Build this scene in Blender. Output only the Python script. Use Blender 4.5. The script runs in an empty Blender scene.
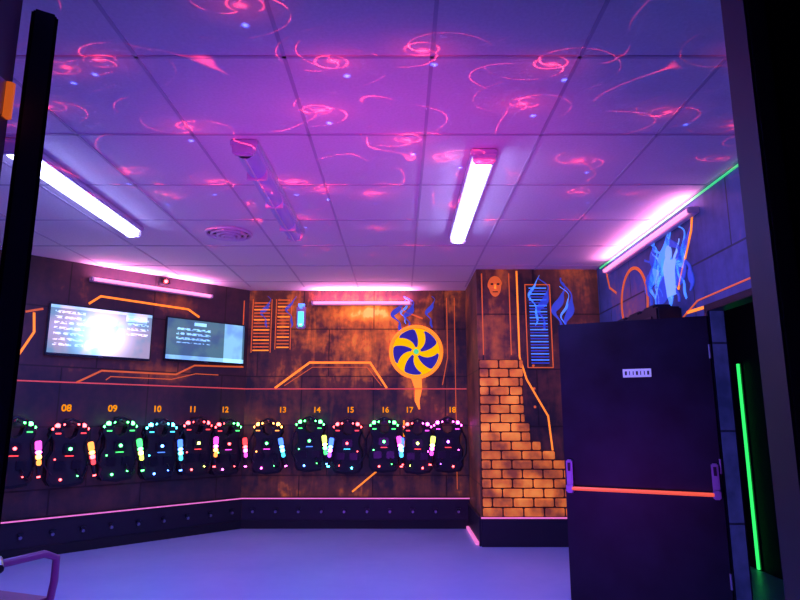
import bpy, math, random
from mathutils import Matrix, Vector
random.seed(4)
pi=math.pi
bpy.context.scene.view_settings.view_transform='Standard'
# ------------------------------------------------------------ materials
def new_mat(name):
    m=bpy.data.materials.new(name); m.use_nodes=True
    return m, m.node_tree, m.node_tree.nodes['Principled BSDF']
def mat(name,col,rough=.5,emit=None,es=0,metal=0,spec=.5):
    m,nt,b=new_mat(name)
    b.inputs['Base Color'].default_value=(*col,1)
    b.inputs['Roughness'].default_value=rough
    b.inputs['Metallic'].default_value=metal
    b.inputs['Specular IOR Level'].default_value=spec
    if emit:
        b.inputs['Emission Color'].default_value=(*emit,1)
        b.inputs['Emission Strength'].default_value=es
    return m
class NT:
    def __init__(s,nt): s.nt=nt; s.N=nt.nodes; s.L=nt.links
    def node(s,t,ins=None,**kw):
        n=s.N.new(t)
        for k,v in kw.items(): setattr(n,k,v)
        if ins:
            for k,v in ins.items():
                if isinstance(v,bpy.types.NodeSocket): s.L.new(v,n.inputs[k])
                else: n.inputs[k].default_value=v
        return n
    def m(s,op,a,b=0,c=0,clamp=False):
        n=s.node('ShaderNodeMath',{0:a,1:b,2:c},operation=op,use_clamp=clamp); return n.outputs[0]
    def v(s,op,a,b=(0,0,0)):
        n=s.node('ShaderNodeVectorMath',{0:a,1:b},operation=op); return n
    def ramp(s,fac,stops):
        n=s.node('ShaderNodeValToRGB',{0:fac}); e=n.color_ramp.elements
        while len(e)<len(stops): e.new(.5)
        for i,(p,c) in enumerate(stops): e[i].position=p; e[i].color=(*c,1)
        return n.outputs[0]
def mural_mat(name,stops,estr,seed,halos=(),streak_amt=.45):
    """airbrushed rusty-metal mural; local coords x along wall, y up. halos = sprayed patches, warm glow put into the emitting colour, or darkening (x,y,rx,ry,gain)"""
    m,nt,b=new_mat(name); g=NT(nt)
    co=g.node('ShaderNodeTexCoord').outputs['Object']
    mp=g.node('ShaderNodeMapping',{0:co,1:(seed,seed*2,0),3:(3.2,.7,3.2)}).outputs[0]
    streak=g.node('ShaderNodeTexNoise',{'Vector':mp,'Scale':2.2,'Detail':5,'Roughness':.6,'Distortion':.6}).outputs[0]
    mp2=g.node('ShaderNodeMapping',{0:co,1:(seed*3,seed,1)}).outputs[0]
    patch=g.node('ShaderNodeTexNoise',{'Vector':mp2,'Scale':1.7,'Detail':3}).outputs[0]
    fine=g.node('ShaderNodeTexNoise',{'Vector':mp2,'Scale':14,'Detail':6}).outputs[0]
    f=g.m('MULTIPLY_ADD',g.m('SUBTRACT',streak,.5),streak_amt*2,g.m('MULTIPLY_ADD',g.m('SUBTRACT',patch,.5),.9,g.m('MULTIPLY',g.m('SUBTRACT',fine,.5),.35)))
    f=g.m('ADD',f,.32)
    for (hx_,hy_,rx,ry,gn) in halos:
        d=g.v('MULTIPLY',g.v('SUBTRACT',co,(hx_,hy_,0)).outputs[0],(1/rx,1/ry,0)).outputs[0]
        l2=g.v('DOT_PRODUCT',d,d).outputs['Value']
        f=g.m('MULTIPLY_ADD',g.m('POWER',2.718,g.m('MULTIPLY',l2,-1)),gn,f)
    br=g.node('ShaderNodeTexBrick',{'Vector':co,'Color1':(1,1,1,1),'Color2':(1,1,1,1),'Mortar':(.25,.25,.25,1),'Scale':1,'Brick Width':.93,'Row Height':.62,'Mortar Size':.008},offset=.37).outputs[0]
    c=g.ramp(f,stops)
    mx=g.node('ShaderNodeMixRGB',{0:1,1:c,2:br},blend_type='MULTIPLY').outputs[0]
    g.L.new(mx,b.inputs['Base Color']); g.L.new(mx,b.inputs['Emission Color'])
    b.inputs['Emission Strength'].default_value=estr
    b.inputs['Roughness'].default_value=.55
    return m
M={}
D=(.010,.005,.012)
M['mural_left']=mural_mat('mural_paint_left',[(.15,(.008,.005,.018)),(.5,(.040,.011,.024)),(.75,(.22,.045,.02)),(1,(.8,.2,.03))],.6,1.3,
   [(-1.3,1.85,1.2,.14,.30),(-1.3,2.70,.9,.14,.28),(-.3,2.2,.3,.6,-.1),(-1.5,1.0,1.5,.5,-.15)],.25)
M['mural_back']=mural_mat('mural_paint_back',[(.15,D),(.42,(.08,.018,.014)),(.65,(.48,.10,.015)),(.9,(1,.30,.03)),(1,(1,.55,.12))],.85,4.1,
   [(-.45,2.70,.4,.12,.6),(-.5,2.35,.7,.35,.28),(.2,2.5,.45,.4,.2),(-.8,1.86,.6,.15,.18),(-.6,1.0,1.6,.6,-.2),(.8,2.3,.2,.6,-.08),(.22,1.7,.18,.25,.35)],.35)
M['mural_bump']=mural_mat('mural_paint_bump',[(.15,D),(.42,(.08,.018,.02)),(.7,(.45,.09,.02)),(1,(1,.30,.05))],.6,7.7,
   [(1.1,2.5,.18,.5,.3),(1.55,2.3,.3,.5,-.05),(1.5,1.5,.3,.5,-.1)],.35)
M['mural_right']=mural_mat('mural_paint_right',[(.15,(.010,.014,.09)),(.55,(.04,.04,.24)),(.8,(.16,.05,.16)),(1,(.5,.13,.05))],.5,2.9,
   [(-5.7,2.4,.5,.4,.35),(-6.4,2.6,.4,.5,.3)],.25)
M['black']=mat('black_paint',(.004,.004,.007),.6)
M['blackgloss']=mat('black_plastic',(.010,.010,.016),.3)
M['vest']=mat('vest_fabric',(.006,.006,.011),.6)
M['plinth']=mat('plinth_black',(.010,.008,.018),.5)
M['orange']=mat('fluo_orange_paint',(1,.3,.03),.6,(1,.24,.01),1.15)
M['numpaint']=mat('fluo_orange_numerals',(.4,.10,.0),.9,(1,.32,.0),.95,spec=.05)
M['orange_dim']=mat('fluo_orange_dim',(.6,.13,.03),.6,(1,.16,.02),.5)
M['red_line']=mat('fluo_red_line',(.8,.12,.1),.6,(1,.10,.06),.40)
M['yellow']=mat('fluo_yellow_paint',(.5,.35,.0),.8,(1,.50,.0),.95,spec=.1)
M['navy']=mat('navy_paint',(.02,.02,.3),.6,(.05,.05,.8),.25)
M['cyanpaint']=mat('fluo_blue_paint',(.1,.35,1),.6,(.07,.30,1),.8)
M['bluedim']=mat('fluo_blue_dim',(.05,.12,.6),.6,(.05,.12,1),.28)
M['paleblue']=mat('fluo_pale_blue',(.3,.5,1),.6,(.2,.45,1),.7)
M['pinkled']=mat('pink_led_strip',(.6,.2,.35),.4,(1,.2,.6),.8)
M['greenled']=mat('green_led_strip',(.2,1,.3),.4,(.03,1,.15),1.3)
M['greendim']=mat('green_led_dim',(.2,1,.3),.4,(.03,1,.25),.6)
M['tube_on']=mat('uv_tube_lit',(1,1,1),.4,(.42,.45,1),13)
M['tube_lilac']=mat('tube_lilac_diffuser',(.42,.36,.75),.35)
M['tube_pink']=mat('tube_pink_lit',(.8,.4,.6),.4,(1,.24,.42),1.8)
M['housing']=mat('lamp_housing_white',(.6,.56,.72),.45)
M['metal']=mat('brushed_metal',(.35,.33,.45),.35,metal=.8)
M['white']=mat('white_plastic',(.8,.8,.9),.5,(.5,.5,.8),.25)
M['barorange']=mat('push_bar_orange',(1,.2,.05),.35,(1,.10,.03),.8)
led={'r':(1,.03,.04),'g':(.05,1,.15),'b':(.05,.2,1),'c':(.05,.8,1),'p':(1,.06,.7),'o':(1,.3,.03),'y':(.8,1,.1),'w':(.8,.85,1),'v':(.5,.1,1)}
for k,c in led.items():
    c2=tuple(x*.94+.03 for x in c)
    M['led_'+k]=mat('led_'+k,c,.3,c2,13)
    M['glow_'+k]=mat('glow_'+k,c,.3,c2,2.2)
m,nt,b=new_mat('dark_door_laminate'); g=NT(nt)
co=g.node('ShaderNodeTexCoord').outputs['Object']
n=g.node('ShaderNodeTexNoise',{'Vector':co,'Scale':4,'Detail':7}).outputs[0]
g.L.new(g.ramp(n,[(.3,(.003,.004,.010)),(.7,(.012,.013,.030))]),b.inputs['Base Color']); b.inputs['Roughness'].default_value=.42
b.inputs['Specular IOR Level'].default_value=.3
M['door']=m
M['frame']=mat('door_frame_paint',(.07,.055,.11),.45)
m,nt,b=new_mat('grey_vinyl_floor'); g=NT(nt)
co=g.node('ShaderNodeTexCoord').outputs['Object']
n=g.node('ShaderNodeTexNoise',{'Vector':co,'Scale':1.2,'Detail':5}).outputs[0]
g.L.new(g.ramp(n,[(.3,(.32,.42,.64)),(.7,(.38,.48,.70))]),b.inputs['Base Color'])
n2=g.node('ShaderNodeTexNoise',{'Vector':co,'Scale':9,'Detail':6}).outputs[0]
g.L.new(g.m('MULTIPLY_ADD',n2,.2,.30),b.inputs['Roughness'])
M['floor']=m
m,nt,b=new_mat('mineral_ceiling_tile'); g=NT(nt)
co=g.node('ShaderNodeTexCoord').outputs['Object']
n=g.node('ShaderNodeTexNoise',{'Vector':co,'Scale':60,'Detail':4}).outputs[0]
g.L.new(g.ramp(n,[(.3,(.70,.68,.72)),(.7,(.78,.76,.80))]),b.inputs['Base Color']); b.inputs['Roughness'].default_value=.8
bp=g.node('ShaderNodeBump',{'Height':n,'Strength':.15,'Distance':.01}); g.L.new(bp.outputs[0],b.inputs['Normal'])
M['ceil']=m
M['grid']=mat('ceiling_grid_metal',(.50,.46,.56),.6)
m,nt,b=new_mat('painted_brick'); g=NT(nt)
co=g.node('ShaderNodeTexCoord').outputs['Object']
n=g.node('ShaderNodeTexNoise',{'Vector':co,'Scale':4.5,'Detail':6}).outputs[0]
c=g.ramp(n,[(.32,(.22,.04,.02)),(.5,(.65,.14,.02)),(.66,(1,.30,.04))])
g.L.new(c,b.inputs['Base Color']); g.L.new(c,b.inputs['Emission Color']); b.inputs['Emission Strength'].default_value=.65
M['brick']=m
M['mortar']=mat('brick_mortar',(.05,.012,.01),.8)
def screen_mat(name,kind):
    m,nt,b=new_mat(name); g=NT(nt)
    co=g.node('ShaderNodeTexCoord').outputs['Object']
    sx=g.node('ShaderNodeSeparateXYZ',{0:co})
    x,y=sx.outputs[0],sx.outputs[1]
    wv=g.node('ShaderNodeTexNoise',{'Vector':g.v('MULTIPLY',co,(26,60,1)).outputs[0],'Scale':1,'Detail':1}).outputs[0]
    rows=g.m('MULTIPLY',g.m('GREATER_THAN',g.m('SINE',g.m('MULTIPLY',y,110)),.1),g.m('GREATER_THAN',wv,.47))
    def rect(cx,cy,hw,hh_): return g.m('MULTIPLY',g.m('LESS_THAN',g.m('ABSOLUTE',g.m('SUBTRACT',x,cx)),hw),g.m('LESS_THAN',g.m('ABSOLUTE',g.m('SUBTRACT',y,cy)),hh_))
    if kind==0:
        d=g.v('LENGTH',g.v('MULTIPLY',g.v('ADD',co,(.0,.03,0)).outputs[0],(1,1.05,0)).outputs[0]).outputs['Value']
        blob=g.m('POWER',2.718,g.m('MULTIPLY',g.m('MULTIPLY',d,d),-22))
        t=g.m('ADD',g.m('MULTIPLY',rows,rect(-.34,.0,.15,.2)),g.m('MULTIPLY',rows,rect(.38,.1,.12,.1)))
        f=g.m('MULTIPLY_ADD',blob,2.6,g.m('MULTIPLY_ADD',t,.8,.36))
        f=g.m('ADD',f,g.m('MULTIPLY',rect(.36,.19,.12,.035),.7))
        f=g.m('ADD',f,g.m('MULTIPLY',g.m('GREATER_THAN',y,.225),.5))
        colA=(.30,.55,1); colB=(.75,.6,1); st=1.5
    else:
        f=g.m('ADD',g.m('MULTIPLY',rect(.36,0,.13,.3),.45),g.m('MULTIPLY',rect(0,-.225,.6,.035),.55))
        f=g.m('ADD',f,g.m('MULTIPLY',rows,g.m('MULTIPLY',rect(-.18,.06,.22,.10),.9)))
        f=g.m('ADD',f,g.m('ADD',g.m('MULTIPLY',rect(-.1,.20,.08,.02),.9),.18))
        colA=(.20,.42,1); colB=(.3,.65,1); st=1.6
    b.inputs['Base Color'].default_value=(.01,.01,.02,1); b.inputs['Roughness'].default_value=.15
    cn=g.node('ShaderNodeTexNoise',{'Vector':co,'Scale':5,'Detail':2}).outputs[0]
    g.L.new(g.ramp(cn,[(.4,colA),(.6,colB)]),b.inputs['Emission Color'])
    g.L.new(g.m('MULTIPLY',f,st),b.inputs['Emission Strength'])
    return m
M['scr0']=screen_mat('tv_screen_scoreboard',0); M['scr1']=screen_mat('tv_screen_list',1)
# ------------------------------------------------------------ mesh builder
class B:
    def __init__(s): s.v=[];s.f=[];s.mi=[];s.ms=[];s.sm=[]
    def mid(s,k):
        if k not in s.ms: s.ms.append(k)
        return s.ms.index(k)
    def add(s,vs,fs,k,T=None,smooth=False):
        o=len(s.v); i=s.mid(k)
        for p in vs:
            p=Vector(p)
            s.v.append(T@p if T else p)
        for f in fs: s.f.append([a+o for a in f]); s.mi.append(i); s.sm.append(smooth)
    def box(s,c,d,k,T=None,bev=0):
        x,y,z=[a/2 for a in d]; cx,cy,cz=c
        if bev<=0:
            vs=[(cx+a*x,cy+b_*y,cz+e*z) for a in(-1,1) for b_ in(-1,1) for e in(-1,1)]
            s.add(vs,[(0,1,3,2),(4,6,7,5),(0,4,5,1),(2,3,7,6),(0,2,6,4),(1,5,7,3)],k,T)
        else:
            import bmesh
            bm=bmesh.new(); bmesh.ops.create_cube(bm,size=1)
            for v in bm.verts: v.co=Vector((v.co.x*d[0],v.co.y*d[1],v.co.z*d[2]))
            bmesh.ops.bevel(bm,geom=bm.edges[:],offset=bev,segments=2,affect='EDGES')
            bm.verts.index_update()
            vs=[(v.co.x+cx,v.co.y+cy,v.co.z+cz) for v in bm.verts]
            s.add(vs,[[v.index for v in f.verts] for f in bm.faces],k,T); bm.free()
    def tube(s,pts,r,k,T=None,seg=10,cap=True):
        pts=[Vector(p) for p in pts]; n=len(pts)
        rs=r if isinstance(r,(list,tuple)) else [r]*n
        vs=[];fs=[]
        d0=(pts[1]-pts[0]).normalized(); up=Vector((0,0,1)) if abs(d0.z)<.9 else Vector((1,0,0))
        a=d0.cross(up).normalized()
        for i,p in enumerate(pts):
            d=(pts[min(i+1,n-1)]-pts[max(i-1,0)]).normalized()
            a=(a-d*a.dot(d)).normalized(); b_=d.cross(a)
            for j in range(seg):
                t=2*pi*j/seg; vs.append(p+(a*math.cos(t)+b_*math.sin(t))*rs[i])
        for i in range(n-1):
            for j in range(seg):
                fs.append((i*seg+j,i*seg+(j+1)%seg,(i+1)*seg+(j+1)%seg,(i+1)*seg+j))
        s.add(vs,fs,k,T,True)
        if cap:
            s.add(vs[:seg],[list(range(seg))[::-1]],k,T); s.add(vs[-seg:],[list(range(seg))],k,T)
    def ball(s,c,r,k,T=None,sq=(1,1,1),n=8):
        vs=[];fs=[]
        for i in range(n+1):
            ph=pi*i/n
            for j in range(2*n):
                t=pi*j/n
                vs.append((c[0]+r*sq[0]*math.sin(ph)*math.cos(t),c[1]+r*sq[1]*math.sin(ph)*math.sin(t),c[2]+r*sq[2]*math.cos(ph)))
        for i in range(n):
            for j in range(2*n):
                fs.append((i*2*n+j,(i+1)*2*n+j,(i+1)*2*n+(j+1)%(2*n),i*2*n+(j+1)%(2*n)))
        s.add(vs,fs,k,T,True)
    def prism(s,pts,z0,z1,k,T=None,inset=0):
        n=len(pts); cx=sum(p[0] for p in pts)/n; cy=sum(p[1] for p in pts)/n
        bot=[(x,y,z0) for x,y in pts]
        zm=z1-(inset*.12 if inset else 0)
        mid=[(x,y,zm) for x,y in pts]
        fs=[list(range(n))[::-1]]
        fs+=[(i,(i+1)%n,n+(i+1)%n,n+i) for i in range(n)]
        vs=bot+mid
        if inset:
            q=1-inset
            vs+=[(cx+(x-cx)*q,cy+(y-cy)*q,z1) for x,y in pts]
            fs+=[(n+i,n+(i+1)%n,2*n+(i+1)%n,2*n+i) for i in range(n)]
            fs.append(list(range(2*n,3*n)))
        else: fs.append(list(range(n,2*n)))
        s.add(vs,fs,k,T)
    def ribbon(s,pts,w,k,T=None,z=.004,h=.004):
        pts=[Vector(p) for p in pts]; n=len(pts); ws=w if isinstance(w,list) else [w]*n
        L=[];R=[]
        for i,p in enumerate(pts):
            a=(pts[i]-pts[i-1]).normalized() if i>0 else (pts[1]-pts[0]).normalized()
            c=(pts[i+1]-pts[i]).normalized() if i<n-1 else a
            d=(a+c); d=d.normalized() if d.length>1e-5 else a
            nn=Vector((-d.y,d.x)); q=ws[i]/2/max(.4,nn.dot(Vector((-a.y,a.x))))
            L.append(p+nn*q);R.append(p-nn*q)
        vs=[(p.x,p.y,z+h) for p in L]+[(p.x,p.y,z+h) for p in R]+[(p.x,p.y,z-.004) for p in L]+[(p.x,p.y,z-.004) for p in R]
        fs=[]
        for i in range(n-1):
            fs+=[(i+1,i,n+i,n+i+1),(i,i+1,2*n+i+1,2*n+i),(n+i+1,n+i,3*n+i,3*n+i+1)]
        s.add(vs,fs,k,T)
    def make(s,name,mw=None,parent=None):
        me=bpy.data.meshes.new(name); me.from_pydata([tuple(p) for p in s.v],[],s.f)
        for k in s.ms: me.materials.append(M[k])
        me.polygons.foreach_set('material_index',s.mi); me.polygons.foreach_set('use_smooth',s.sm)
        me.update()
        o=bpy.data.objects.new(name,me); bpy.context.scene.collection.objects.link(o)
        if mw: o.matrix_world=mw
        if parent: o.parent=parent
        return o
def frame(o,x):
    x=Vector(x).normalized(); y=Vector((0,0,1)); z=x.cross(y)
    return Matrix(((x.x,y.x,z.x,o[0]),(x.y,y.y,z.y,o[1]),(x.z,y.z,z.z,o[2]),(0,0,0,1)))
BK=frame((0,8.1,0),(1,0,0)); LF=frame((-2,8.1,0),(1,1,0)); BP=frame((0,6.9,0),(1,0,0))
RT=frame((2.25,0,0),(0,-1,0)); BS=frame((.87,0,0),(0,-1,0)); LL=frame((-4.48,0,0),(0,1,0))
def T(x=0,y=0,z=0): return Matrix.Translation((x,y,z))
H=3.0
# ------------------------------------------------------------ room shell
def slab(name,c,d,k,mw=None):
    b_=B(); b_.box(c,d,k); return b_.make(name,mw)
slab('floor',(-.5,3.5,-.05),(9.2,10.6,.1),'floor')
slab('ceiling',(-1.1,4.5,H+.05),(6.9,7.4,.1),'ceil')
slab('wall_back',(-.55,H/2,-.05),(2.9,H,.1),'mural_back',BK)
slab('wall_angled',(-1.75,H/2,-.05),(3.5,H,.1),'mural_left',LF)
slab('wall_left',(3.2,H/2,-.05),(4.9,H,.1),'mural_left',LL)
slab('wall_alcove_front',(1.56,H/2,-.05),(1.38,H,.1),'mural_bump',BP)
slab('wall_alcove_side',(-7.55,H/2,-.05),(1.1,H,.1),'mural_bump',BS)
b_=B()
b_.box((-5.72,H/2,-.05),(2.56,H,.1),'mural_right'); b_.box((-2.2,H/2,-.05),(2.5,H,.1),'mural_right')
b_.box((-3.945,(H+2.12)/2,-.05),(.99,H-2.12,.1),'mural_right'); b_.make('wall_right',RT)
b_=B()
b_.box((-2.6,.90,H/2),(3.86,.07,H),'black'); b_.box((1.43,.90,H/2),(1.7,.07,H),'black')
b_.box((-.035,.90,(H+2.07)/2),(1.28,.07,H-2.07),'black'); b_.make('wall_entrance')
b_=B()
b_.box((.5665,.915,1.0225),(.037,.07,2.045),'frame',bev=.004); b_.box((-.6635,.915,1.0225),(.037,.07,2.045),'frame',bev=.004)
b_.box((-.05,.915,2.06),(1.27,.07,.03),'frame',bev=.004)
for z in(.3,1.1,1.84): b_.tube([(-.6405,.935,z-.03),(-.6405,.935,z+.03)],.008,'orange_dim'); b_.box((-.644,.915,z),(.003,.05,.06),'metal')
b_.make('door_frame')
b_=B(); b_.box((3.25,4.8,1.25),(.1,3.6,2.5),'black'); b_.box((2.8,6.65,1.25),(.9,.1,2.5),'black'); b_.box((2.8,2.95,1.25),(.9,.1,2.5),'black'); b_.box((2.8,4.8,2.55),(1.0,3.8,.1),'black')
b_.make('wall_corridor')
b_=B(); b_.box((3.185,5.85,.92),(.02,.03,1.82),'greenled'); b_.box((3.194,5.85,.92),(.012,.07,1.84),'blackgloss'); b_.make('green_led_strip')
b_=B()
for i in range(-6,4):
    x=.15+.695*i
    if -4.48<x<2.24: b_.box((x,4.4,H-.002),(.018,6.9,.006),'grid')
for i in range(-2,7):
    y=2.65+.815*i
    x0=-4.45 if y<5.6 else -2-(8.1-y)+.02
    x1=2.24 if y<6.9 else .86
    b_.box(((x0+x1)/2,y,H-.002),(x1-x0,.018,.006),'grid')
b_.make('trim_ceiling_grid')
def plinth(Fm,a,c,name,d=.12):
    b_=B(); L=abs(c-a); mx=(a+c)/2
    b_.box((mx,.17,d/2),(L,.34,d),'plinth')
    b_.box((mx,.352,d/2+.005),(L,.024,d+.01),'blackgloss')
    b_.box((mx,.356,d+.016),(L,.012,.012),'pinkled')
    n=int(L/.28)
    for i in range(n):
        x=min(a,c)+.14+i*L/n
        b_.tube([(x,.20,d),(x,.20,d+.035)],.016,'metal'); b_.box((x,.23,d+.02),(.05,.018,.03),'blackgloss')
    b_.box((mx,.05,d+.006),(L,.10,.012),'black')
    return b_.make(name,Fm)
plinth(BK,-1.95,.86,'baseboard_back'); plinth(LF,-3.45,-.05,'baseboard_angled')
b_=B()
b_.box((1.555,.14,.015),(1.39,.28,.03),'plinth',BP); b_.box((1.555,.29,.02),(1.39,.012,.03),'pinkled',BP)
b_.box((-7.5,.14,.015),(1.2,.28,.03),'plinth',BS); b_.box((-7.5,.29,.02),(1.2,.02,.03),'plinth',BS)
b_.box((-7.45,.02,.045),(1.0,.03,.03),'pinkled',BS)
b_.make('baseboard_alcove')
b_=B(); b_.box((2.235,5.7,.06),(.02,2.3,.12),'plinth'); b_.make('baseboard_right')
# ------------------------------------------------------------ mural line art
b_=B()
lw=.022
b_.ribbon([(-3.4,1.70),(0,1.70)],.014,'red_line',LF); b_.ribbon([(-2,1.70),(.86,1.70)],.014,'red_line',BK)
b_.ribbon([(-2.05,1.70),(-1.80,1.84),(-.95,1.84),(-.72,1.96),(-.05,1.98)],.020,'orange_dim',LF)
b_.ribbon([(-1.75,1.74),(-1.70,1.78),(-1.0,1.78),(-.7,1.86),(-.4,1.86)],.010,'orange_dim',LF)
b_.ribbon([(-2.0,2.56),(-1.88,2.66),(-.85,2.64),(-.70,2.56)],lw,'orange',LF)
b_.ribbon([(-2.62,1.95),(-2.50,2.2),(-2.52,2.40)],lw,'orange',LF)
b_.ribbon([(-2.6,2.4),(-2.44,2.45)],lw,'orange_dim',LF)
b_.ribbon([(-.08,1.98),(-.08,2.85)],.010,'orange_dim',LF)
b_.ribbon([(-1.62,1.71),(-1.18,2.04),(-.39,2.04),(-.17,1.71)],.026,'orange',BK)
b_.ribbon([(-1.50,1.74),(-1.14,1.98),(-.43,1.98),(-.24,1.74)],.008,'orange_dim',BK)
b_.ribbon([(-.6,.42),(.05,.95),(.05,1.3)],.020,'orange',BK)
b_.ribbon([(-.05,2.85),(.05,2.72),(.3,2.62)],.02,'orange_dim',BK)
b_.ribbon([(.55,1.75),(.62,2.1),(.62,2.9)],.010,'orange_dim',BK); b_.ribbon([(.72,.45),(.72,2.9)],.008,'orange_dim',BK)
b_.ribbon([(.21,1.86),(.24,1.70),(.22,1.55),(.25,1.44)],[.14,.09,.06,.02],'orange',BK)
for x0,x1,zb in ((-1.93,-1.72,2.20),(-1.62,-1.46,2.24)):
    b_.ribbon([(x0-.02,zb-.03),(x0-.02,2.88)],.01,'orange_dim',BK); b_.ribbon([(x1+.02,zb-.03),(x1+.02,2.88)],.01,'orange_dim',BK)
    for i in range(15):
        z=zb+i*.045; b_.ribbon([(x0,z),(x1,z)],.016,'orange_dim' if i%3 else 'orange',BK)
b_.ribbon([(1.33,2.98),(1.33,2.0),(1.40,1.75),(1.62,1.35),(1.66,.9)],.018,'orange',BP)
b_.ribbon([(1.24,2.95),(1.24,2.02)],.010,'orange_dim',BP)
b_.ribbon([(.93,2.95),(.93,2.02)],.012,'orange_dim',BP)
for z in (1.55,1.75,2.0): b_.tube([(1.48,z-.1,0),(1.48,z-.1,.008)],.014,'orange_dim',BP)
fc=(1.08,2.80)
b_.prism([(fc[0]+.085*math.cos(t)*(1 if math.sin(t)>0 else .8),fc[1]+.12*math.sin(t)) for t in [2*pi*i/20 for i in range(20)]],0,.012,'orange_dim',BP,inset=.03)
for sx in(-1,1): b_.prism([(fc[0]+sx*.035+.018*math.cos(2*pi*i/8),fc[1]+.025+.012*math.sin(2*pi*i/8)) for i in range(8)],.0,.016,'black',BP)
b_.prism([(fc[0]-.012,fc[1]-.03),(fc[0]+.012,fc[1]-.03),(fc[0]+.005,fc[1]+.02),(fc[0]-.005,fc[1]+.02)],0,.024,'orange',BP); b_.box((fc[0],fc[1]-.065,.012),(.06,.010,.008),'black',BP)
for i in range(26):
    z=1.93+i*.034; b_.ribbon([(1.46,z),(1.66,z)],.012,'cyanpaint' if i%2 else 'bluedim',BP)
b_.ribbon([(1.42,1.88),(1.42,2.82),(1.70,2.82),(1.70,1.88),(1.42,1.88)],.010,'orange_dim',BP)
def smoke(Fm,x,z,h,amp,ph,k='cyanpaint',w=.03):
    pts=[];ws=[]
    for i in range(40):
        t=i/39; pts.append((x+amp*math.sin(ph+t*8)*(.35+t)+.25*amp*math.sin(ph*2+t*19),z+t*h)); ws.append(w*(.2+1.1*math.sin(pi*min(1,t*1.05)))*(.7+.5*math.sin(t*11+ph))+.003)
    b_.ribbon(pts,ws,k,Fm)
smoke(BP,1.52,2.35,.58,.05,0,w=.022); smoke(BP,1.62,2.3,.6,.06,2,'bluedim',.05); smoke(BP,1.80,2.2,.65,.06,1,'bluedim',.06); smoke(BP,1.9,2.2,.7,.05,3,'bluedim',.05); smoke(BP,1.86,2.25,.55,.05,2,'cyanpaint',.016)
smoke(BK,-.02,2.4,.5,.07,.5,'bluedim',.05); smoke(BK,.12,2.5,.42,.06,2.2,'bluedim',.05); smoke(BK,.4,2.5,.42,.05,1.2,'bluedim',.04); smoke(BK,.06,2.55,.35,.05,1.5,'cyanpaint',.02)
smoke(BK,-1.78,2.5,.42,.05,1.2,'bluedim',.04);smoke(BK,-1.45,2.5,.42,.05,.2,'bluedim',.03)
for i,(x,z,h,am,ph,k,w_) in enumerate(((-5.25,2.2,.62,.07,4,'bluedim',.20),(-4.9,2.25,.58,.09,3,'bluedim',.16),(-5.45,2.3,.45,.08,2,'bluedim',.10),(-4.7,2.3,.5,.08,0,'bluedim',.08),
   (-5.1,2.22,.66,.09,0,'cyanpaint',.10),(-5.35,2.2,.66,.09,1.6,'cyanpaint',.07),(-4.8,2.25,.6,.08,1.5,'cyanpaint',.05),(-4.98,2.3,.55,.06,5,'cyanpaint',.06),(-5.2,2.35,.5,.08,3.4,'cyanpaint',.04),
   (-5.06,2.3,.52,.06,1,'paleblue',.06),(-5.28,2.3,.48,.05,2.5,'paleblue',.035),(-4.88,2.4,.35,.05,.4,'paleblue',.03))):
    smoke(RT,x,z,h,am,ph,k,w_)
b_.prism([(-5.02+.055*math.cos(2*pi*i/14),2.68+.07*math.sin(2*pi*i/14)) for i in range(14)],0,.011,'paleblue',RT)
b_.prism([(-5.10,2.32),(-4.94,2.32),(-4.92,2.52),(-4.88,2.60),(-5.0,2.62),(-5.14,2.60),(-5.13,2.50)],0,.010,'paleblue',RT)
b_.ribbon([(-4.90,2.58),(-4.78,2.52),(-4.70,2.66)],[.05,.04,.025],'paleblue',RT)
b_.ribbon([(-5.12,2.57),(-5.26,2.48),(-5.34,2.36)],[.05,.04,.025],'paleblue',RT)
def ring(c,r,w,k,Fm,n=36,a0=0,a1=2*pi,z=.004):
    b_.ribbon([(c[0]+r*math.cos(a0+(a1-a0)*i/n),c[1]+r*math.sin(a0+(a1-a0)*i/n)) for i in range(n+1)],w,k,Fm,z=z)
ring((-5.85,2.42),.33,.03,'orange_dim',RT); 
b_.ribbon([(-6.6,2.95),(-6.5,2.7),(-6.3,2.6)],.02,'orange_dim',RT)
b_.ribbon([(-4.9,2.35),(-4.6,2.75),(-4.55,2.9)],.018,'orange',RT)
b_.ribbon([(-4.78,2.14),(-4.40,2.13),(-3.3,2.13)],.022,'orange',RT)
b_.ribbon([(-4.9,2.1),(-4.6,2.20),(-3.4,2.22)],.010,'orange_dim',RT)
mural=b_.make('mural_line_art')
# ---- fan on back wall
b_=B(); Fm=BK@T(.21,2.18,0); N=40
b_.prism([(.31*math.cos(2*pi*i/N),.31*math.sin(2*pi*i/N)) for i in range(N)],0,.01,'yellow',Fm)
b_.tube([(.335*math.cos(2*pi*i/N),.335*math.sin(2*pi*i/N),.02) for i in range(N+1)],.020,'orange',Fm,cap=False)
for kf in range(5):
    a=2*pi*kf/5+.35
    rs=[.05,.09,.13,.17,.21,.25,.285]
    le=[(r*math.cos(a+.9*(r/.3)**1.2),r*math.sin(a+.9*(r/.3)**1.2)) for r in rs]
    tr=[(r*math.cos(a+.9*(r/.3)**1.2-.35-.5*(r/.3)),r*math.sin(a+.9*(r/.3)**1.2-.35-.5*(r/.3))) for r in rs]
    a1=a+.9*(.285/.3)**1.2; w_=.35+.5*.95
    arc=[(.30*math.cos(a1-w_*t),.30*math.sin(a1-w_*t)) for t in (.1,.3,.5,.7,.9)]
    b_.prism(tr+arc[::-1]+le[::-1],.010,.022,'navy',Fm)
b_.tube([(0,0,.01),(0,0,.045)],.06,'yellow',Fm,seg=20); b_.tube([(0,0,.045),(0,0,.05)],.035,'greendim',Fm,seg=16)
b_.make('wall_fan')
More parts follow.
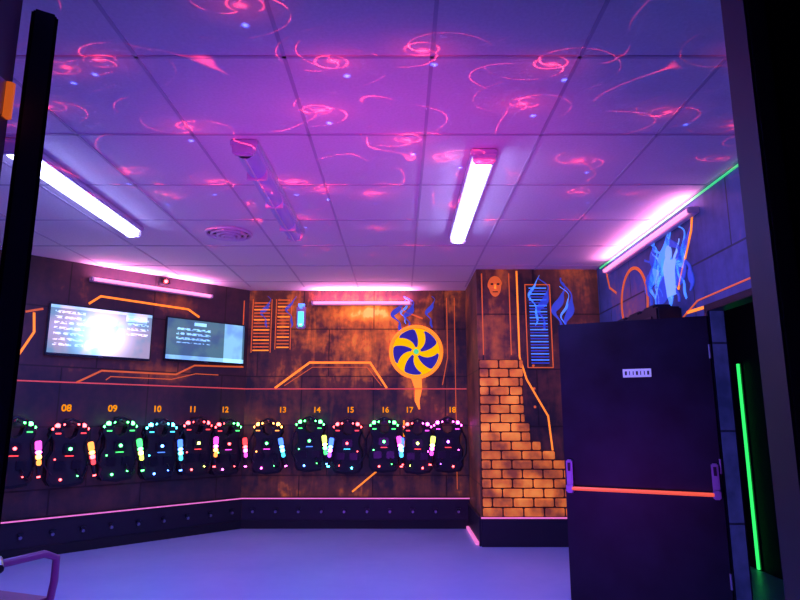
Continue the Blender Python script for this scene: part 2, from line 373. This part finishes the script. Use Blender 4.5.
# ---- brick pillar relief
b_=B(); bh=.098
def ext(z):
    if z<.88: return 1.80
    if z<.98: return 1.66
    if z<1.08: return 1.52
    if z<1.28: return 1.41
    return 1.35
z=.30; row=0
while z<1.96:
    x1=ext(z); b_.box(((.872+x1)/2,z+bh/2,.012),(x1-.872,bh,.024),'mortar')
    x=.874-(.11 if row%2 else 0)
    while x<x1-.02:
        xa=max(x,.874); xb=min(x+.215,x1+random.uniform(-.01,.015))
        if xb-xa>.03: b_.box(((xa+xb)/2,z+bh/2,.026),(xb-xa-.012,bh-.014,.028),'brick',bev=.007)
        x+=.22
    z+=bh; row+=1
b_.make('brick_pillar',BP)
# ------------------------------------------------------------ TVs
def tv(s0,s1,z0,z1,k):
    w=s1-s0;h=z1-z0; b_=B()
    b_.box((0,0,.05),(w,h,.035),'blackgloss',bev=.006)
    b_.box((0,.004,.0685),(w-.03,h-.045,.003),k)
    b_.box((0,0,.018),(.3,.2,.030),'metal')
    b_.box((0,-h/2+.012,.071),(.05,.006,.002),'metal')
    b_.make('wall_television',LF@T((s0+s1)/2,(z0+z1)/2,0))
tv(-2.40,-1.30,1.97,2.52,'scr0'); tv(-1.14,-.08,1.99,2.52,'scr1')
# ------------------------------------------------------------ lamps
def ceil_lamp(x,y0,y1,lit):
    b_=B(); L=y1-y0; ym=(y0+y1)/2
    b_.box((x,ym,H-.025),(.17,L,.05),'housing',bev=.01)
    for sgn in(-1,1): b_.box((x,ym+sgn*(L/2-.02),H-.065),(.14,.045,.075),'housing',bev=.012)
    k='tube_on' if lit else 'tube_lilac'
    n=10; prof=[(x+.062*math.cos(pi+pi*i/n),H-.05+.06*math.sin(pi+pi*i/n)) for i in range(n+1)]
    vs=[(a,y0+.05,c) for a,c in prof]+[(a,y1-.05,c) for a,c in prof]
    b_.add(vs,[(i,i+1,n+2+i,n+1+i) for i in range(n)],k,None,True)
    if not lit:
        b_.tube([(x,y0+.05,H-.112),(x,y1-.05,H-.112)],.006,'housing')
        for t in (.2,.5,.8): b_.box((x,y0+L*t,H-.075),(.135,.02,.09),'housing',bev=.004)
    b_.make('ceiling_light_fixture')
ceil_lamp(-.95,3.52,5.42,False); ceil_lamp(.53,3.65,5.5,True); ceil_lamp(-2.36,3.50,5.30,True)
def wall_tube(Fm,a,c,z,k='tube_pink'):
    b_=B(); b_.box(((a+c)/2,z,.025),(c-a,.05,.05),'housing',bev=.006)
    b_.tube([(a+.03,z,.072),(c-.03,z,.072)],.018,k)
    for x in(a+.015,c-.015): b_.box((x,z,.06),(.03,.045,.05),'housing',bev=.005)
    b_.make('wall_tube_light',Fm)
wall_tube(LF,-2.02,-.57,2.83); wall_tube(BK,-1.17,.16,2.82); wall_tube(RT,-6.46,-4.45,2.87)
b_=B(); b_.box((-5.1,2.975,.012),(3.3,.012,.012),'greendim'); b_.make('green_led_strip',RT)
b_=B()
for i,r in enumerate((.20,.15,.10,.055)):
    b_.tube([(-1.57+r*math.cos(2*pi*j/32),5.47+r*math.sin(2*pi*j/32),H-.012-.008*i) for j in range(33)],.014,'housing',cap=False)
b_.tube([(-1.57,5.47,H-.001),(-1.57,5.47,H-.006)],.195,'blackgloss',seg=32); b_.tube([(-1.57,5.47,H-.005),(-1.57,5.47,H-.045)],.03,'housing',seg=16)
for a in(0,pi/2,pi/4*3,pi/4): b_.box((0,0,0),(.4,.012,.01),'housing',T(-1.57,5.47,H-.02)@Matrix.Rotation(a,4,'Z'))
b_.make('ceiling_air_vent')
b_=B(); Fm=BK@T(-1.30,2.63,0)
b_.box((0,0,.04),(.12,.30,.08),'housing',Fm,bev=.015); b_.tube([(0,.11,.04),(0,.18,.04)],.045,'glow_b',Fm); b_.box((0,-.02,.083),(.07,.18,.008),'glow_c',Fm); b_.box((0,-.10,.085),(.04,.02,.01),'led_g',Fm)
b_.make('wall_beacon')
b_=B(); Fm=LF@T(-1.20,2.92,0)
b_.box((0,0,.05),(.11,.07,.1),'blackgloss',Fm,bev=.01); b_.tube([(0,0,.1),(0,0,.12)],.02,'led_r',Fm); b_.make('laser_effect_projector')
b_=B(); b_.box((-.2,1.06,2.36),(.2,.16,.1),'blackgloss',bev=.01); b_.tube([(-.2,1.14,2.37),(-.2,1.16,2.38)],.025,'metal'); b_.box((-.2,.96,2.36),(.06,.06,.04),'metal'); b_.make('laser_effect_projector')
# ------------------------------------------------------------ right door leaf
hx,hy=2.235,4.46; ex,ey=1.27,4.92
Lw=math.hypot(ex-hx,ey-hy)
DF=frame((ex,ey,0),(hx-ex,hy-ey,0))
b_=B()
b_.box((Lw/2,1.035,0),(Lw,2.05,.045),'door',bev=.003)
b_.box((Lw*.53,1.66,.026),(.20,.062,.006),'white',bev=.002)
for i in range(7): b_.box((Lw*.53-.078+i*.026,1.66,.0295),(.006 if i%3 else .014,.028,.002),'plinth')
b_.tube([(.06,.815,.10),(Lw-.045,.815,.10)],.013,'barorange')
for x in(.045,Lw-.04):
    b_.box((x,.90,.055),(.045,.24,.065),'metal',bev=.008); b_.box((x,.815,.09),(.05,.06,.05),'metal',bev=.008)
    b_.box((x,.97,.09),(.02,.06,.012),'blackgloss')
for z in(.25,1.0,1.8): b_.tube([(Lw-.002,z-.05,.028),(Lw-.002,z+.05,.028)],.009,'metal')
b_.make('fire_exit_door',DF)
b_=B()
b_.box((2.30,4.47,1.05),(.13,.05,2.10),'door',bev=.004);b_.box((2.30,3.42,1.05),(.13,.05,2.10),'door',bev=.004);b_.box((2.30,3.945,2.12),(.13,1.1,.05),'door',bev=.004)
b_.make('trim_doorway')
b_=B(); Fm=RT@T(-5.45,2.02,0)
b_.box((0,0,.10),(1.15,.38,.20),'plinth',Fm,bev=.015)
for i in range(3): b_.box((-.34+.34*i,.20,.10),(.26,.05,.16),'plinth',Fm,bev=.015)
b_.box((0,-.02,.205),(.95,.28,.01),'blackgloss',Fm); b_.make('wall_equipment_cabinet')
# ------------------------------------------------------------ entrance door leaf (seen edge on)
EF=frame((-.632,.99,0),(-.66,1,0))
b_=B(); b_.box((.42,1.025,-.0),(.84,2.03,.042),'door',bev=.003)
b_.box((-.0015,1.025,0),(.003,2.03,.03),'frame')
b_.tube([(.76,.98,-.05),(.76,.98,.05)],.018,'metal')
b_.tube([(.76,.98,.05),(.64,.98,.05)],.010,'metal'); b_.tube([(.76,.98,-.05),(.64,.98,-.05)],.010,'metal')
b_.make('entrance_door_leaf',EF)
# ------------------------------------------------------------ chair
b_=B(); M['chair']=mat('chair_purple_plastic',(.22,.09,.20),.4)
b_.box((0,0,.45),(.46,.46,.045),'chair',bev=.02)
b_.box((0,.22,.70),(.42,.035,.30),'chair',Matrix.Rotation(-.05,4,'X'),bev=.015)
for sx in(-1,1):
    b_.tube([(sx*.21,-.2,0),(sx*.21,-.2,.43)],.014,'metal'); b_.tube([(sx*.21,.22,0),(sx*.21,.20,.45),(sx*.21,.25,.84)],.014,'chair')
    pts=[(sx*.24,.22,.66),(sx*.25,.1,.69),(sx*.25,-.12,.69),(sx*.25,-.19,.66),(sx*.24,-.2,.55),(sx*.22,-.2,.44)]
    b_.tube(pts,.018,'chair')
# back turned to the camera, seat facing the vest wall
b_.make('armchair',Matrix.Translation((-1.98,3.12,0))@Matrix.Rotation(pi-.35,4,'Z'))
# ------------------------------------------------------------ vests
vh=[(.0,-.10),(.055,-.07),(.075,.0),(.17,-.015),(.185,-.06),(.15,-.14),(.15,-.22),(.19,-.30),(.19,-.50),(.15,-.56),(.0,-.58)]
outline=[(-x,y) for x,y in vh[1:-1]]+[(x,y) for x,y in vh[::-1]]
def vest(Fm,x,ztop,cols,gx=1,guncol='c',rot=0,g2=None):
    b_=B()
    g2=g2 or guncol
    b_.tube([(0,.06,0),(0,.06,.12),(0,.09,.13)],.010,'metal'); b_.box((0,.06,.006),(.07,.09,.012),'blackgloss',bev=.004)
    b_.tube([(-.14,-.0,.10),(0,.07,.10),(.14,-.0,.10)],.009,'blackgloss')
    b_.prism(outline,.02,.065,'vest',inset=.06); b_.prism(outline,.10,.155,'vest',inset=.08)
    for sx in(-1,1):
        b_.ball((sx*.125,0,.09),.075,'vest',sq=(1.0,.42,1.0)); c=cols[0 if sx<0 else 1]
        b_.ball((sx*.125,.03,.135),.026,'led_'+c); b_.ball((sx*.168,.0,.14),.014,'led_'+c); b_.ball((sx*.07,.045,.15),.012,'led_'+c)
        b_.box((sx*.12,-.045,.158),(.05,.013,.014),'glow_'+c)
        b_.box((sx*.175,-.40,.085),(.03,.06,.11),'blackgloss',bev=.005)
        b_.box((sx*.08,-.36,.16),(.10,.09,.02),'blackgloss',bev=.006)
    b_.tube([(-.10,-.03,.14),(-.09,.06,.16),(0,.10,.17),(.09,.06,.16),(.10,-.03,.14)],.016,'blackgloss',seg=8)
    b_.box((0,-.20,.165),(.13,.10,.03),'blackgloss',bev=.01); b_.tube([(0,-.20,.18),(0,-.20,.192)],.016,'led_'+cols[2],seg=14)
    b_.box((0,-.27,.17),(.08,.008,.012),'glow_'+cols[3])
    b_.ball((-gx*.06,-.50,.16),.013,'led_'+cols[3]); b_.ball((gx*.10,-.47,.16),.010,'led_'+cols[2]); b_.ball((-gx*.13,-.30,.16),.008,'led_'+cols[1])
    pts=[]
    for i in range(40):
        t=i/39
        pts.append((gx*(.08+.13*t)+.008*math.cos(i*2.2),-.40-.16*math.sin(pi*t)+.15*t,.17+.008*math.sin(i*2.2)))
    b_.tube(pts,.009,'blackgloss',seg=6)
    b_.tube([(-gx*.17,-.05,.12),(-gx*.23,-.18,.13),(-gx*.22,-.35,.14),(-gx*.15,-.45,.15)],.012,'blackgloss',seg=8)
    G=T(gx*.20,-.25,.20)@Matrix.Rotation(gx*.12+rot,4,'Z')
    b_.box((0,0,0),(.066,.26,.045),'blackgloss',G,bev=.012)
    b_.box((-gx*.045,.09,0),(.10,.045,.035),'blackgloss',G@Matrix.Rotation(-gx*.35,4,'Z'),bev=.012)
    b_.tube([(0,-.13,0),(0,-.22,0)],[.024,.016],'blackgloss',G); b_.tube([(0,-.22,0),(0,-.235,0)],.016,'led_'+cols[3],G)
    for i,(yy,hh_,k) in enumerate(((.075,.09,'glow_'+guncol),(.01,.035,'led_'+guncol),(-.035,.045,'led_'+g2),(-.09,.055,'glow_'+g2))):
        b_.box((0,yy,.024),(.058-.005*i,hh_,.026),k,G,bev=.008)
    b_.make('laser_tag_vest',Fm@T(x,ztop,0))
vest(LF,-3.02,1.22,'rggr',1,'r'); vest(LF,-2.60,1.24,'rgrr',1,'p',0,'o'); vest(LF,-2.10,1.22,'rrgr',1,'o',.1,'r'); vest(LF,-1.60,1.24,'gggg',1,'g',.1,'y')
vest(LF,-1.14,1.22,'ccbb',1,'b',0,'c'); vest(LF,-.70,1.24,'rryr',1,'p',-.1,'o'); vest(LF,-.30,1.22,'rgrp',1,'r',0,'p')
vest(BK,-1.66,1.22,'oogp',1,'b',.1,'c'); vest(BK,-1.13,1.25,'gggb',1,'y',0,'g'); vest(BK,-.66,1.22,'rrrc',-1,'b',0,'v'); vest(BK,-.20,1.24,'gggr',1,'p',0,'b')
vest(BK,.22,1.22,'rpyr',-1,'b',.1,'c'); vest(BK,.60,1.24,'ppvr',-1,'y',0,'p')
def label(Fm,x,z,t):
    cu=bpy.data.curves.new('num','FONT'); cu.body=t; cu.size=.10; cu.align_x='CENTER'; cu.extrude=.002; cu.offset=.002
    o=bpy.data.objects.new('tmp',cu); bpy.context.scene.collection.objects.link(o)
    bpy.context.view_layer.update()
    me=bpy.data.meshes.new_from_object(o.evaluated_get(bpy.context.evaluated_depsgraph_get()))
    bpy.data.objects.remove(o)
    me.materials.clear(); me.materials.append(M['numpaint'])
    n=bpy.data.objects.new('number_'+t,me); bpy.context.scene.collection.objects.link(n); n.matrix_world=Fm@T(x,z,.004); n.parent=mural
for s_,t in((-2.12,'08'),(-1.65,'09'),(-1.15,'10'),(-.71,'11'),(-.28,'12')): label(LF,s_,1.40,t)
for x,t in((-1.51,'13'),(-1.07,'14'),(-.64,'15'),(-.19,'16'),(.12,'17'),(.67,'18')): label(BK,x,1.40,t)
# ------------------------------------------------------------ lights
def lamp(name,typ,loc,col,e,**kw):
    l=bpy.data.lights.new(name,typ); l.color=col; l.energy=e
    for k,v in kw.items(): setattr(l,k,v)
    o=bpy.data.objects.new(name,l); o.location=loc; bpy.context.scene.collection.objects.link(o); return o
def aim(o,t): o.rotation_euler=(Vector(t)-o.location).to_track_quat('-Z','Y').to_euler()
o=lamp('fill_spot_magenta','SPOT',(0,1.3,.5),(1,.03,.40),210,spot_size=1.15,spot_blend=1,shadow_soft_size=.05); aim(o,(-.1,4.8,3))  # unseen fill added low by the entrance to tint the ceiling centre
o=lamp('fill_spot_violet','SPOT',(-.4,1.3,.5),(.40,.05,1),175,spot_size=2.0,spot_blend=1,shadow_soft_size=.05); aim(o,(-.4,8.0,3))  # second unseen fill, added to lift the whole ceiling in violet
for nm,x in(('uv_downlight_a',.53),('uv_downlight_b',-2.36)):
    o=lamp(nm,'AREA',(x,4.5,H-.13),(.09,.15,1),58,shape='RECTANGLE',size=.1,size_y=1.7)
for nm,Fm,xc,L,z,e in (('tube_glow_angled',LF,-1.3,1.4,2.83,16),('tube_glow_back',BK,-.5,1.3,2.82,16),('tube_glow_right',RT,-5.45,1.95,2.87,9)):
    o=lamp(nm,'AREA',(0,0,0),(1,.25,.62),e,shape='RECTANGLE',size=L,size_y=.03)
    o.matrix_world=Fm@T(xc,z+.024,.075)@Matrix.Rotation(pi/2,4,'X')
# laser gobo
hh=H-2.42
o=lamp('laser_gobo','POINT',(-.2,1.17,2.42),(1,1,1),85,shadow_soft_size=0)
l=o.data; l.use_nodes=True; g=NT(l.node_tree)
em=[n for n in g.N if n.type=='EMISSION'][0]
nrm=g.node('ShaderNodeTexCoord').outputs['Normal']
sp=g.node('ShaderNodeSeparateXYZ',{0:nrm}); nx,ny,nz=sp.outputs
P=g.node('ShaderNodeCombineXYZ',{0:g.m('MULTIPLY',g.m('DIVIDE',nx,nz),hh),1:g.m('MULTIPLY',g.m('DIVIDE',ny,nz),hh),2:0}).outputs[0]
def gauss(r,s_): return g.m('POWER',2.718,g.m('MULTIPLY',g.m('MULTIPLY',r,r),-1/(s_*s_)))
vor=g.node('ShaderNodeTexVoronoi',{'Vector':P,'Scale':1.6,'Randomness':.9},voronoi_dimensions='2D')
loc=g.v('SUBTRACT',P,vor.outputs['Position']).outputs[0]
rnd=g.node('ShaderNodeSeparateColor',{0:vor.outputs['Color']}).outputs[0]
ls=g.node('ShaderNodeSeparateXYZ',{0:loc})
r=g.v('LENGTH',g.v('MULTIPLY',loc,(.85,1.3,1)).outputs[0]).outputs['Value']
a=g.m('ARCTAN2',g.m('MULTIPLY',ls.outputs[1],1.3),ls.outputs[0])
ph=g.m('MULTIPLY_ADD',rnd,6.28,a)
spiral=g.m('ABSOLUTE',g.m('SINE',g.m('MULTIPLY_ADD',r,-12,ph)))
nzb=g.node('ShaderNodeTexNoise',{'Vector':P,'Scale':8,'Detail':2}).outputs[0]
brk=g.m('MULTIPLY',g.m('SUBTRACT',nzb,.40),5,clamp=True)
line=g.m('MULTIPLY',gauss(g.m('MULTIPLY',spiral,g.m('ADD',r,.02)),.005),brk)
swirl=g.m('MULTIPLY',line,gauss(r,.23))
core=g.m('ADD',g.m('MULTIPLY',gauss(r,.020),.9),g.m('MULTIPLY',gauss(r,.14),.07))
rr=gauss(g.m('SUBTRACT',r,g.m('MULTIPLY_ADD',g.m('SINE',ph),.02,.065)),.005)
ringm=g.m('MULTIPLY',rr,brk)
nz1=g.node('ShaderNodeTexNoise',{'Vector':P,'Scale':1.3,'Detail':1}).outputs[0]
nz2=g.node('ShaderNodeTexNoise',{'Vector':P,'Scale':2.6,'Detail':0}).outputs[0]
msk=g.m('MULTIPLY',g.m('SUBTRACT',nz2,.50),12,clamp=True)
arc=g.m('MULTIPLY',gauss(g.m('SUBTRACT',nz1,.5),.0016),msk)
red=g.m('ADD',g.m('ADD',g.m('MULTIPLY',swirl,1.7),core),g.m('ADD',g.m('MULTIPLY',ringm,.7),g.m('MULTIPLY',arc,.6)))
v2=g.node('ShaderNodeTexVoronoi',{'Vector':P,'Scale':1.5,'Randomness':1},voronoi_dimensions='2D')
r2=g.m('DIVIDE',v2.outputs['Distance'],1.5)
blue=g.m('MULTIPLY',gauss(r2,.012),1.5)
ps=g.node('ShaderNodeSeparateXYZ',{0:P})
win=g.m('MULTIPLY',gauss(g.m('ADD',ps.outputs[0],.0),1.7),g.m('MULTIPLY',g.m('LESS_THAN',g.m('ABSOLUTE',g.m('SUBTRACT',ps.outputs[1],3.0)),2.9),gauss(g.m('SUBTRACT',ps.outputs[1],2.4),1.8)))
up=g.m('GREATER_THAN',nz,.02)
comp=g.m('DIVIDE',1,g.m('POWER',g.m('MAXIMUM',nz,.05),3))
k=g.m('MULTIPLY',g.m('MULTIPLY',win,up),comp)
redc=g.v('SCALE',(1,.04,.08)); g.L.new(red,redc.inputs['Scale'])
bluc=g.v('SCALE',(.08,.12,1)); g.L.new(blue,bluc.inputs['Scale'])
hazec=g.v('ADD',redc.outputs[0],bluc.outputs[0]).outputs[0]
g.L.new(hazec,em.inputs['Color']); g.L.new(k,em.inputs['Strength'])
w=bpy.data.worlds.new('dark'); bpy.context.scene.world=w; w.use_nodes=True
w.node_tree.nodes['Background'].inputs[0].default_value=(.10,.05,.3,1); w.node_tree.nodes['Background'].inputs[1].default_value=.02
cd=bpy.data.cameras.new('camera'); cam=bpy.data.objects.new('camera',cd); bpy.context.scene.collection.objects.link(cam)
cd.sensor_width=36; cd.lens=620/800*36; cd.clip_start=.02
cam.location=(0,0,1.33); cam.rotation_euler=(pi/2+math.atan(118/620),0,0)
bpy.context.scene.camera=cam
